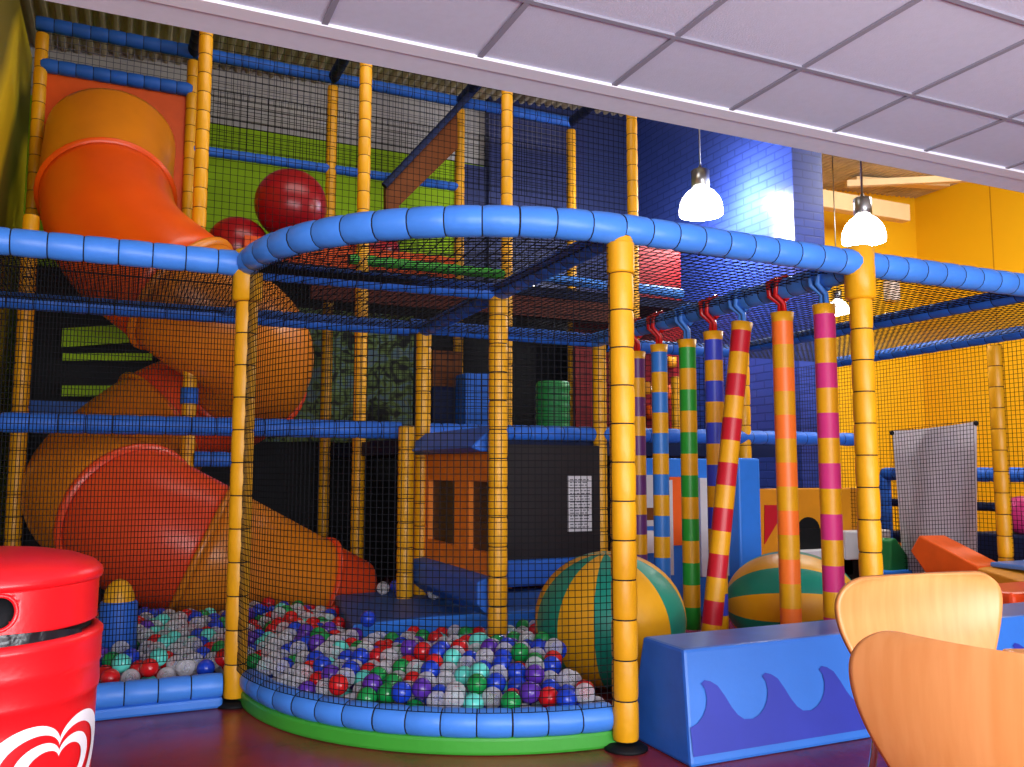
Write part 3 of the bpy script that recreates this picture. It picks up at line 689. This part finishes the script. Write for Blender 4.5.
while zz > n1.z+.02:
    xx = n0.x+.015; 
    while xx < n1.x-.03:
        w_ = random.uniform(.012, .04); w_ = min(w_, n1.x-.012-xx); mb.box((xx, Y2-.0592, zz-.007), (xx+w_, Y2-.0575, zz), 1); xx += w_+.008
    zz -= .018
mb.build('notice', [offw, mat('grey_print', (96, 96, 104), .6, .2)], bp_)
mb = MB(); mb.box((1.27, Y2-.12, .26), (b.x, Y2, .42)); mb.build('blue_padding', dblue, e, bevel=.02)

# ------------------------------------------------------------------ hanging striped tubes
TUBES = [((824, 305), (829, 618), magenta, 'pink and yellow striped hanging tube, nearest to the post behind the chairs', blue, .047, 'blue'),
         ((782, 313), (786, 626), mat('stripe_orange', (250, 120, 40), .4, .4), 'orange and yellow striped hanging tube', MATS['ball_red'], .049, 'red'),
         ((742, 323), (713, 628), mat('stripe_red', (190, 24, 40), .4, .4), 'red and yellow striped hanging tube, tilted to the left', blue, .049, 'blue'),
         ((713, 332), (702, 632), mat('stripe_blue', (50, 66, 190), .4, .4), 'royal blue and yellow striped hanging tube', MATS['ball_red'], .048, 'red'),
         ((687, 340), (690, 624), mat('stripe_green', (36, 150, 46), .4, .4), 'green and yellow striped hanging tube', blue, .047, 'blue'),
         ((659, 345), (661, 618), mat('stripe_lightblue', (46, 116, 200), .4, .4), 'light blue and yellow striped hanging tube', MATS['ball_red'], .047, 'red'),
         ((637, 352), (640, 612), mat('stripe_purple', (100, 48, 110), .4, .4), 'purple and yellow striped hanging tube, beside the thick corner post', MATS['ball_red'], .047, 'red')]
magenta.name = 'stripe_pink'
for (tp, bt, m_, lab, strapm, r, sc) in TUBES:
    p = at(*tp, 'x', 2.4); q = Vector((p.x, p.y, .12))
    if 'tilted' in lab:
        b_ = at(*bt, 'y', p.y); q = Vector((b_.x, p.y+.03, .12+.0))
        p = Vector((2.4, p.y, p.z))
    L_ = (p-q).length; n = max(3, round((L_-.045)/.115)); pts = [p]; mi = []
    d = (q-p).normalized(); s = .045; pts.append(p+d*s); mi.append(0)
    g = (L_-s)/n
    for k in range(n): pts.append(p+d*(s+g*(k+1))); mi.append(1 if k % 2 == 0 else 0)
    e = empty('hanging_tube', (q.x, q.y, q.z), lab, 'hanging tube', 'striped tubes hanging from the blue rail')
    mb = MB(); rr = [r*1.12, r]+[r]*(len(pts)-2); mb.sweep(pts, rr, 20, mi); mb.build('striped_sleeve', [yellow, m_], e)
    top = Vector((2.4, p.y, ZR-.03)); mb = MB()
    for sx in (-1, 1):
        a0 = p+Vector((.0, sx*.018, -.02)); pa = [a0, p.lerp(top, .4)+Vector((0, sx*.012, 0))]
        for k in range(9):
            an = PI*(k/8); 
        pa += [top+Vector((sx*.0, .0, -.055))+Vector((-.056, sx*.02, .02)), top+Vector((-.056, sx*.03, .03)), top+Vector((0, sx*.03, .058)), top+Vector((.056, sx*.03, .0)), top+Vector((0, sx*.02, -.056))]
        mb.sweep(pa, .013, 6, 0)
    mb.build('strap', strapm, e)['label'] = sc+' webbing strap tying the tube to the rail'

# ------------------------------------------------------------------ wave box
XL, XR = 1.288, 3.4; ZB = .372
e = empty('wave_box', (2.3, 0, 0), 'blue foam wall block with violet wave pattern in front of the striped tubes', 'foam block')
yf0, yf1, yb1, yb0 = -.265, -.205, .05, .12
def prof_x(x, z): return x
mb = MB()
mb.hexa([(XL, yf0, 0), (XR, yf0, 0), (XR, yb0, 0), (XL, yb0, 0), (XL+.02, yf1, ZB), (XR, yf1, ZB), (XR, yb1, ZB), (XL+.02, yb1, ZB)])
o = mb.build('foam_body', [boxc, boxtop, MATS['deep_blue_vinyl']], e, bevel=.012)
for pl in o.data.polygons:
    if pl.normal.z > .8: pl.material_index = 1
    elif pl.normal.x < -.5: pl.material_index = 2
def face(x, z, off=.004):
    y = yf0+(yf1-yf0)*z/ZB; return (x, y-off, z)
mb = MB(); top = []; bot = []
wl = .262; N = 260; xs0 = XL+.012; xs1 = XR-.02
# overhanging surf crests as a polyline
def crest(k):
    x0 = xs0+.0+k*wl
    pts = [(0, .125), (.03, .135), (.055, .155), (.072, .18), (.08, .21), (.076, .24), (.062, .258), (.078, .268), (.102, .262), (.13, .245), (.155, .21), (.178, .172), (.2, .145), (.225, .128)]
    return [(x0+x*1.0, z+.0) for x, z in pts]
line = [(xs0, .12)]
k = 0
while xs0+.02+k*wl < xs1:
    line += crest(k); k += 1
line = [(min(x, xs1), z) for x, z in line]
poly = [face(xs0, .035)]+[face(xs1, .035)]+[face(x, z) for x, z in line[::-1]]
mb.add(poly, [list(range(len(poly)))])
mb.build('wave_pattern', wavec, e)

# ------------------------------------------------------------------ toddler corner pieces behind tubes
a, b = at(738, 458, 'y', 2.0), at(763, 575, 'y', 2.0)
mb = MB(); mb.box((a.x, 2.0, 0), (b.x, 2.14, a.z)); tag(mb.build('foam_slab', matl, bevel=.015), 'upright light blue foam slab between the red and orange striped tubes', 'foam slab')
a, b = at(636, 458, 'y', 2.15), at(737, 575, 'y', 2.15)
e = empty('activity_panel', ((a.x+b.x)/2, 2.2, 0), 'light blue activity panel with pictures behind the left striped tubes', 'panel')
mb = MB(); mb.box((a.x, 2.15, 0), (b.x, 2.2, a.z)); mb.build('backboard', matl, e, bevel=.01)
def plate(x0, y0, x1, y1, Y, m_, nm, e, lab=None):
    a, b = at(x0, y0, 'y', Y), at(x1, y1, 'y', Y); mb = MB(); mb.box((a.x, Y, b.z), (b.x, Y+.03, a.z)); o = mb.build(nm, m_, e)
    if lab: o['label'] = lab
plate(641, 475, 656, 526, 2.13, offw, 'picture_plate', e, 'pale grey picture plate')
plate(641, 508, 654, 520, 2.12, brown, 'picture_spot', e, 'brown patch on the picture')
plate(644, 531, 654, 553, 2.12, white, 'white_plate', e, 'small white plate')
plate(670, 477, 686, 545, 2.12, orangeblk, 'orange_strip', e, 'orange red strip')
plate(666, 480, 674, 575, 2.115, offw, 'white_strip', e, 'narrow white strip')
plate(700, 478, 736, 575, 2.12, offw, 'white_plate', e, 'large pale plate')
# orange toy engine
e = empty('play_engine', (4.2, 2.3, 0), 'orange play engine front with black arched window, behind the pink striped tube', 'play panel')
YE = 2.46
a, b = at(741, 489, 'y', YE), at(873, 530, 'y', YE); zlo = 0.0
mb = MB(); mb.box((a.x, YE, 0.05), (b.x, YE+.08, a.z)); mb.build('orange_board', ochre, e, bevel=.01)
P_ = [at(x, y, 'y', YE) for x, y in ((764, 544), (764, 505), (776, 505), (781, 515))]
mb = MB(); mb.prism([p-Vector((0, .01, 0)) for p in P_[::-1]], (0, .008, 0)); mb.build('red_stripe', MATS['stripe_red'], e)
c0 = at(808, 532, 'y', YE); w_ = at(819, 532, 'y', YE).x-c0.x; hz = at(808, 551, 'y', YE).z; arch = [(c0.x-w_, hz), (c0.x+w_, hz)]+[(c0.x+w_*math.cos(t*PI/10), at(808, 530, 'y', YE).z+w_*.9*math.sin(t*PI/10)) for t in range(11)]
mb = MB(); mb.prism([(x, YE-.012, z) for x, z in arch], (0, .01, 0)); mb.build('arched_window', black, e)
a, b = at(793, 529, 'y', YE), at(824, 553, 'y', YE); mb = MB(); mb.box((a.x, YE-.025, b.z), (b.x, YE-.013, a.z)); mb.build('black_plate', black, e)
for (x0, y0, x1, y1, m_, nm) in ((785, 551, 850, 575, offw, 'white_band'), (840, 531, 886, 557, offw, 'white_bonnet'), (838, 557, 886, 590, black, 'black_bumper')):
    a, b = at(x0, y0, 'y', YE-.06), at(x1, y1, 'y', YE-.06); mb = MB(); mb.box((a.x, YE-.1-.02*('bonnet' in nm), max(.02, b.z)), (b.x, YE-.001, a.z)); mb.build(nm, m_, e, bevel=.01)
# grey mesh sheet
PA = [at(893, 431, 'x', 4.76), at(977, 421, 'x', 4.76), at(981, 583, 'x', 4.76), at(903, 583, 'x', 4.76)]
mb = MB(); n = 14; vs = []
for j in range(n+1):
    for i in range(n+1):
        u, v = i/n, j/n; p = PA[0].lerp(PA[1], u).lerp(PA[3].lerp(PA[2], u), v)
        vs.append(p+Vector((.018*math.sin(u*9+v*2)-.01, 0, -.012*math.sin(PI*u)*(1-v))))
mb.add(vs, [(j*(n+1)+i, j*(n+1)+i+1, (j+1)*(n+1)+i+1, (j+1)*(n+1)+i) for j in range(n) for i in range(n)], 0, True)
sheet = mat('grey_mesh_cloth', (222, 214, 224), .8, .1, .12, 3)
e = empty('mesh_sheet', (4.76, PA[2].y, PA[2].z), 'grey mesh sheet hanging on the right side net', 'sheet')
sc_ = mb.build('sheet_cloth', sheet, e)
for k in (0, 1):
    m = MB(); m.sphere(PA[k]+Vector((-.01, 0, -.015)), .018, 10, 6); m.build('corner_tie', black, sc_)
# mesh squares of the sheet are the side net seen against it: second net layer hangs just in front
net(lambda u, v: (PA[0].lerp(PA[1], u).lerp(PA[3].lerp(PA[2], u), v))+Vector((-.035, 0, 0)), .75, 1.05, 'fine dark net laid over the grey mesh sheet', sp=.028, w=.004)
# loose foam pieces
def wedge(pts, ext, m_, nm, lab, bevel=.015): board(nm, pts, ext, m_, lab, 'foam block', bevel=bevel)
o1 = [at(910, 551, 'x', 4.3), at(919, 535, 'x', 4.3), at(978, 566, 'x', 4.3), at(982, 578, 'x', 4.3), at(930, 580, 'x', 4.3)]
board('foam_wedge', o1, (.3, .06, -.01), orangeblk, 'tilted orange foam slab in front of the mesh sheet', 'foam block', bevel=.012)
o2 = [at(890, 582, 'y', 1.9), at(891, 541, 'y', 1.9), at(896, 538, 'y', 1.9), at(917, 568, 'y', 1.9), at(920, 582, 'y', 1.9)]
board('foam_wedge', o2[::-1], (-.03, .18, 0), dgreen, 'green foam wedge beside the black and white engine', 'foam block', bevel=.012)
a, b = at(884, 572, 'y', 1.85), at(905, 590, 'y', 1.85); mb = MB(); mb.box((a.x, 1.85, 0), (b.x+.1, 1.98, a.z)); tag(mb.build('foam_block', matl, bevel=.015), 'low light blue foam block under the green wedge', 'foam block')
a = at(994, 580, 'y', .7); e = empty('foam_bench', (a.x+.3, .8, 0), 'ochre foam bench with blue top at the right edge', 'foam block')
mb = MB(); mb.hexa([(a.x+.1, .6, 0), (a.x+.9, .6, 0), (a.x+.9, 1.1, 0), (a.x+.2, 1.1, 0), (a.x+.1, .62, a.z), (a.x+.9, .62, a.z), (a.x+.9, 1.0, a.z+.03), (a.x+.24, 1.0, a.z+.03)]); mb.build('bench_body', ochre, e, bevel=.01)
mb = MB(); mb.box((a.x+.34, .72, a.z+.03), (a.x+.9, .98, a.z+.06)); mb.build('bench_top', boxtop, e, bevel=.01)
a = at(1003, 592, 'y', .25); mb = MB(); mb.box((a.x, .2, 0), (a.x+.6, .5, a.z)); tag(mb.build('foam_block', redorange, bevel=.02), 'salmon orange foam block behind the right end of the wave box', 'foam block')
mb = MB(); mb.sphere(at(1022, 515, 'x', 5.2), .13, 20, 12); tag(mb.build('soft_ball', magenta), 'magenta soft ball at the right edge below the barrier', 'ball')
c0 = at(1020, 515, 'x', 5.2); mb = MB(); mb.box((5.02, c0.y-.4, 0), (5.4, c0.y+.25, c0.z-.125)); tag(mb.build('foam_block', navy, bevel=.02), 'dark blue foam block under the magenta ball', 'foam block')
q = at(894, 290, 'x', 10.9)
c0 = at(893, 291, 'y', 7.5)
e = empty('wall_speaker', c0, 'small white box fitting on the yellow back wall', 'wall fitting')
mb = MB(); mb.box(c0+Vector((-.11, -.05, -.16)), c0+Vector((.11, .1, .16))); mb.build('case', white, e, bevel=.01)
mb = MB(); mb.lathe(c0+Vector((0, 0, .02)), [(.001, -.03), (.05, -.03), (.05, .03), (.001, .03)], 16); mb.build('knob', black, e)

# ------------------------------------------------------------------ pendants
def pendant(c0, r, label, hang):
    e = empty('pendant_lamp', c0, label, 'lamp', None)
    h = r*1.35
    mb = MB(); pr = [(r*.985, 0), (r, h*.16), (r*.96, h*.38), (r*.84, h*.6), (r*.62, h*.8), (r*.38, h*.93), (.3*r, h)]
    mb.lathe(c0, pr, 32); mb.lathe(c0, [(.001, .03*h), (r*.97, .03*h)], 32); mb.build('lamp_shade', glow, e)
    mb = MB(); mb.lathe(c0+Vector((0, 0, h)), [(.3*r, -.01), (.42*r, 0), (.42*r, .75*r), (.36*r, .8*r), (.1*r, .82*r), (.08*r, 1.0*r), (.001, 1.0*r)], 24); mb.build('lamp_holder', steel, e)
    mb = MB(); mb.sweep([c0+Vector((0, 0, h+r)), c0+Vector((0, 0, hang))], .008, 8); mb.build('cord', steel, e)
    return e
def lampfit(px, pyb, wpx, rr):
    D = FPX*2*rr/wpx; d = F+R*((px-512)/FPX)-U*((pyb-383.5)/FPX); return CAM+d*D
L1 = lampfit(701, 215, 43, .2); L2 = lampfit(864, 242, 42, .155); L3 = lampfit(838, 314, 22, .15)
pendant(L1, .2, 'glowing white bell pendant lamp on a cord in front of the blue wall', roofz(L1.x)-L1.z)
pendant(L2, .155, 'glowing white bell pendant lamp in front of the yellow wall', roofz(L2.x)-L2.z)
pendant(L3, .15, 'small distant glowing pendant lamp low behind the pink striped tube', roofz(L3.x)-L3.z)

# ------------------------------------------------------------------ red litter bin
BX, BY = -.752, -.503
BZ = 0
e = empty('litter_bin', (BX, BY, 0), 'round red litter bin with white heart emblem in the left foreground', 'bin')
RB = .25
def ht(z): return z
mb = MB()
n = 64; to = (CAM-Vector((BX, BY, 0))); ang_c = math.atan2(to.y, to.x)
# body
mb.lathe((BX, BY, 0), [(.001, 0), (.21, 0), (.236, .02), (.252, .46), (.2525, .50), (.256, .503), (.257, .515), (.255, .555), (.258, .56), (.258, .575), (.258, .612), (.26, .618), (.26, .628), (.252, .636), (.236, .638), (.236, .628)], n); mb.build('bin_body', binred, e)
n = 160
# hood with a wide mouth cut out of the wall on the side facing left front
hood = MB(); zz = [.668, .69, .715, .735, .755, .765]; vs = []
prof_h = [(.246+.001*k/18, .654+.088*k/18) for k in range(19)]
mouth_c = ang_c-.37; mw = .68
o = 0
for (r, z) in prof_h:
    for j in range(n):
        a = 2*PI*j/n; hood.v.append((BX+r*math.cos(a), BY+r*math.sin(a), z))
def isopen(i, j):
    a = (2*PI*(j+.5)/n-mouth_c+PI) % (2*PI)-PI; zc = (prof_h[i][1]+prof_h[i+1][1])/2
    dz = (zc-.702)/.034
    return abs(dz) < 1 and abs(a) < mw-.13*(1-math.sqrt(max(0, 1-dz*dz)))
def isslit(i, j): return False
for i in range(len(prof_h)-1):
    for j in range(n):
        if isopen(i, j): continue
        j2 = (j+1) % n; hood.f.append([i*n+j, i*n+j2, (i+1)*n+j2, (i+1)*n+j]); hood.mi.append(0); hood.sm.append(True)
hood.lathe((BX, BY, 0), [(.247, .742), (.253, .744), (.255, .753), (.252, .764), (.236, .779), (.2, .793), (.15, .803), (.09, .809), (.04, .811), (.001, .811)], n)
h = hood.build('hood', binred, e); sm = h.modifiers.new('solid', 'SOLIDIFY'); sm.thickness = .008; sm.offset = -1
lip = []
for k in range(64):
    ph = 2*PI*k/64; c_, s_ = math.cos(ph), math.sin(ph)
    a = mouth_c+math.copysign(mw-.13*(1-abs(c_)), c_)
    lip.append((BX+.247*math.cos(a), BY+.247*math.sin(a), .702+.034*s_))
mb = MB(); mb.sweep(lip+[lip[0]], .0045, 8, 0, False); mb.build('mouth_lip', binred, h)
# dark lining and gap with the bag edge under the hood
mb = MB(); mb.lathe((BX, BY, 0), [(.234, .62), (.234, .738), (.001, .738)], 40); mb.build('dark_lining', black, e)
mb = MB(); k = 60; pts = []
a0, a1 = ang_c-1.2, ang_c+.95
vs = []
for i in range(k+1):
    a = a0+(a1-a0)*i/k; w_ = .021*math.sin(PI*i/k)**.5; rj = .2475+.002*random.random()
    vs += [(BX+rj*math.cos(a), BY+rj*math.sin(a), .634), (BX+rj*math.cos(a), BY+rj*math.sin(a), .64+w_)]
mb.add(vs, [(2*i, 2*i+2, 2*i+3, 2*i+1) for i in range(k)], 0, True); mb.build('bag_edge', bag, e)
# heart emblem: double outline heart wrapped on the body
cxp = at(46, 767, 'z', .4)
def onbody(s, z, off=.0035):
    """s: arc length along the bin surface from the emblem centre"""
    r = .236+(.252-.236)*(z-.02)/.44
    a = emb+s/r; return (BX+(r+off)*math.cos(a), BY+(r+off)*math.sin(a), z)
emb = ang_c+.72
def heart(t, k):
    x = 16*math.sin(t)**3; y = 13*math.cos(t)-4*math.cos(2*t)-1.5*math.cos(3*t)-.7*math.cos(4*t); return x/16*k, y/16*k
HC = .368; HS = .155
mb = MB()
for k0, k1 in ((1.0, .80), (.63, .46)):
    N = 96; vs = []
    for i in range(N):
        t = 2*PI*i/N
        for kk in (k0, k1):
            x, y = heart(t, HS*kk); vs.append(onbody(x, HC+y*.98))
    mb.add(vs, [(2*i, 2*((i+1) % N), 2*((i+1) % N)+1, 2*i+1) for i in range(N)], 0, True)
mb.build('heart_emblem', white, e)['label'] = 'white double outline heart'

# ------------------------------------------------------------------ chairs and table
def chair(loc, face_ang, label, group=None):
    """ply shell chair; local +Y is the way the sitter faces"""
    e = empty('plywood_chair', loc, label, 'chair', group); e.rotation_euler = (0, 0, face_ang)
    prof = []   # (y, z, half width)
    back = [(-.195, .735, .150, 0), (-.198, .725, .178), (-.2, .70, .203), (-.202, .66, .212), (-.2, .60, .203), (-.192, .54, .182), (-.18, .49, .158), (-.165, .455, .145), (-.14, .425, .142), (-.10, .408, .155), (-.04, .402, .178), (.04, .404, .195), (.12, .408, .198), (.17, .404, .19), (.195, .395, .165), (.203, .385, .12)]
    nU = 12; vs = []
    for p in back:
        y, z, w_ = p[0], p[1], p[2]
        for i in range(nU+1):
            u = -1+2*i/nU; curve = .028*u*u if z > .45 else 0
            vs.append((u*w_*1.2, y+curve, z+(0 if z > .45 else .012*u*u)))
    fs = [(j*(nU+1)+i, j*(nU+1)+i+1, (j+1)*(nU+1)+i+1, (j+1)*(nU+1)+i) for j in range(len(back)-1) for i in range(nU)]
    me = MB(); me.add(vs, fs, 0, True); o = bpy.data.objects.new('shell_seat', me.mesh('shell_seat', [ply, plyedge])); COL.objects.link(o); o.parent = e
    s = o.modifiers.new('subd', 'SUBSURF'); s.levels = 2; s.render_levels = 2
    s = o.modifiers.new('solid', 'SOLIDIFY'); s.thickness = .011; s.offset = 0; s.material_offset_rim = 1
    for sx in (-1, 1):
        for sy in (-1, 1):
            mb = MB(); mb.sweep([(sx*.06, sy*.05, .392), (sx*.15, sy*.13, .385), (sx*.165, sy*.15, .36), (sx*.2, sy*(.2 if sy > 0 else .19), .005)], .009, 10)
            o = bpy.data.objects.new('leg', mb.mesh('leg', chrome)); COL.objects.link(o); o.parent = e
    return e
def chair_at(px, py, D, ang, label):
    d = F+R*((px-512)/FPX)-U*((py-383.5)/FPX); top = CAM+d*D
    fa = ang  # facing heading in radians from +Y, clockwise
    loc = Vector((top.x+math.sin(fa)*.2, top.y+math.cos(fa)*.2, 0)); return chair(loc, -fa, label, None)
c1 = chair_at(913, 573, 2.3, YAW+PI-.34, 'light plywood chair in the right foreground, the farther of the two'); c1.scale = (1.1, 1, .965)
c2 = chair_at(998, 668, 1.32, YAW+.84, 'light plywood chair nearest the camera at the bottom right corner'); c2.scale = (1, 1, .965)
tc = Vector((1.35, -1.72, 0)); a = at(1001, 648, 'z', .60)
e = empty('cafe_table', (a.x+.35, a.y-.05, 0), 'light wood table edge showing at the right edge above the nearest chair', 'table')
th = YAW
def rot(x, y): return (a.x+x*math.cos(-th)-y*math.sin(-th), a.y+x*math.sin(-th)+y*math.cos(-th))
mb = MB(); pl = [rot(0, 0), rot(0.0, -.42), rot(.7, -.42), rot(.7, 0)]
mb.prism([(x, y, .575) for x, y in pl], (0, 0, .025)); mb.build('table_top', ply, e, bevel=.006)
cx_, cy_ = rot(.42, -.2); mb = MB(); mb.lathe((cx_, cy_, 0), [(.001, .025), (.2, .02), (.2, 0), (.001, 0)], 28); mb.build('table_base', steel, e)
mb = MB(); mb.sweep([(cx_, cy_, .02), (cx_, cy_, .575)], .03, 14); mb.build('table_column', steel, e)

# ------------------------------------------------------------------ lights
def area(loc, target, size, sy, power, color=(1, 1, 1), name='unseen_front_light'):
    l = bpy.data.lights.new(name, 'AREA'); l.shape = 'RECTANGLE'; l.size = size; l.size_y = sy; l.energy = power; l.color = color
    o = bpy.data.objects.new(name, l); COL.objects.link(o); o.location = loc
    o.rotation_euler = (Vector(target)-Vector(loc)).to_track_quat('-Z', 'Y').to_euler(); return o
def point(loc, power, color=(1, 1, 1), r=.08, name='lamp_light'):
    l = bpy.data.lights.new(name, 'POINT'); l.energy = power; l.color = color; l.shadow_soft_size = r
    o = bpy.data.objects.new(name, l); COL.objects.link(o); o.location = loc; return o
area((-1.0, -5.8, 1.5), (.6, 1.5, 1.0), 3.6, 1.9, 320, (.97, .98, 1))  # unseen frontal key, standing in for assumed windows behind the camera
area((2.2, -5.4, .5), (1.6, -3.0, 2.57), 3.2, 1.2, 300, (.9, .95, 1))  # added low up-light that brightens the ceiling in place of floor bounce
point(L1+Vector((.0, 0, -.1)), 90, (.93, .96, 1)); point(L1+Vector((.27, -.08, .2)), 70, (.93, .96, 1), .06); point(L2+Vector((0, 0, -.1)), 70, (1, .96, .88)); point(L3+Vector((0, 0, -.1)), 25, (1, .95, .85))  # second point is added beside the first shade to make its wall glow
area((8.5, 2.2, 5.0), (7.5, 6.5, 2.0), 3, 2, 420, (1, .97, .9), 'hall_fill_light')  # added fill without a fixture, brightens the yellow walls
area((1.2, 2.2, 4.6), (1.2, 5, 2.5), 3, 1, 46, (1, .97, .92), 'hall_fill_light')  # added fill without a fixture, brightens the tower and rear cladding
w = bpy.data.worlds.new('world'); SC.world = w; w.use_nodes = True
bg = w.node_tree.nodes['Background']; bg.inputs[0].default_value = (.9, .93, 1, 1); bg.inputs[1].default_value = .18
SC.view_settings.view_transform = 'Standard'; SC.view_settings.look = 'None'; SC.view_settings.exposure = 0
SC.cycles.max_bounces = 8; SC.cycles.caustics_reflective = False; SC.cycles.caustics_refractive = False; SC.cycles.transparent_max_bounces = 24; SC.cycles.use_denoising = True
SC.cycles.sample_clamp_indirect = 4
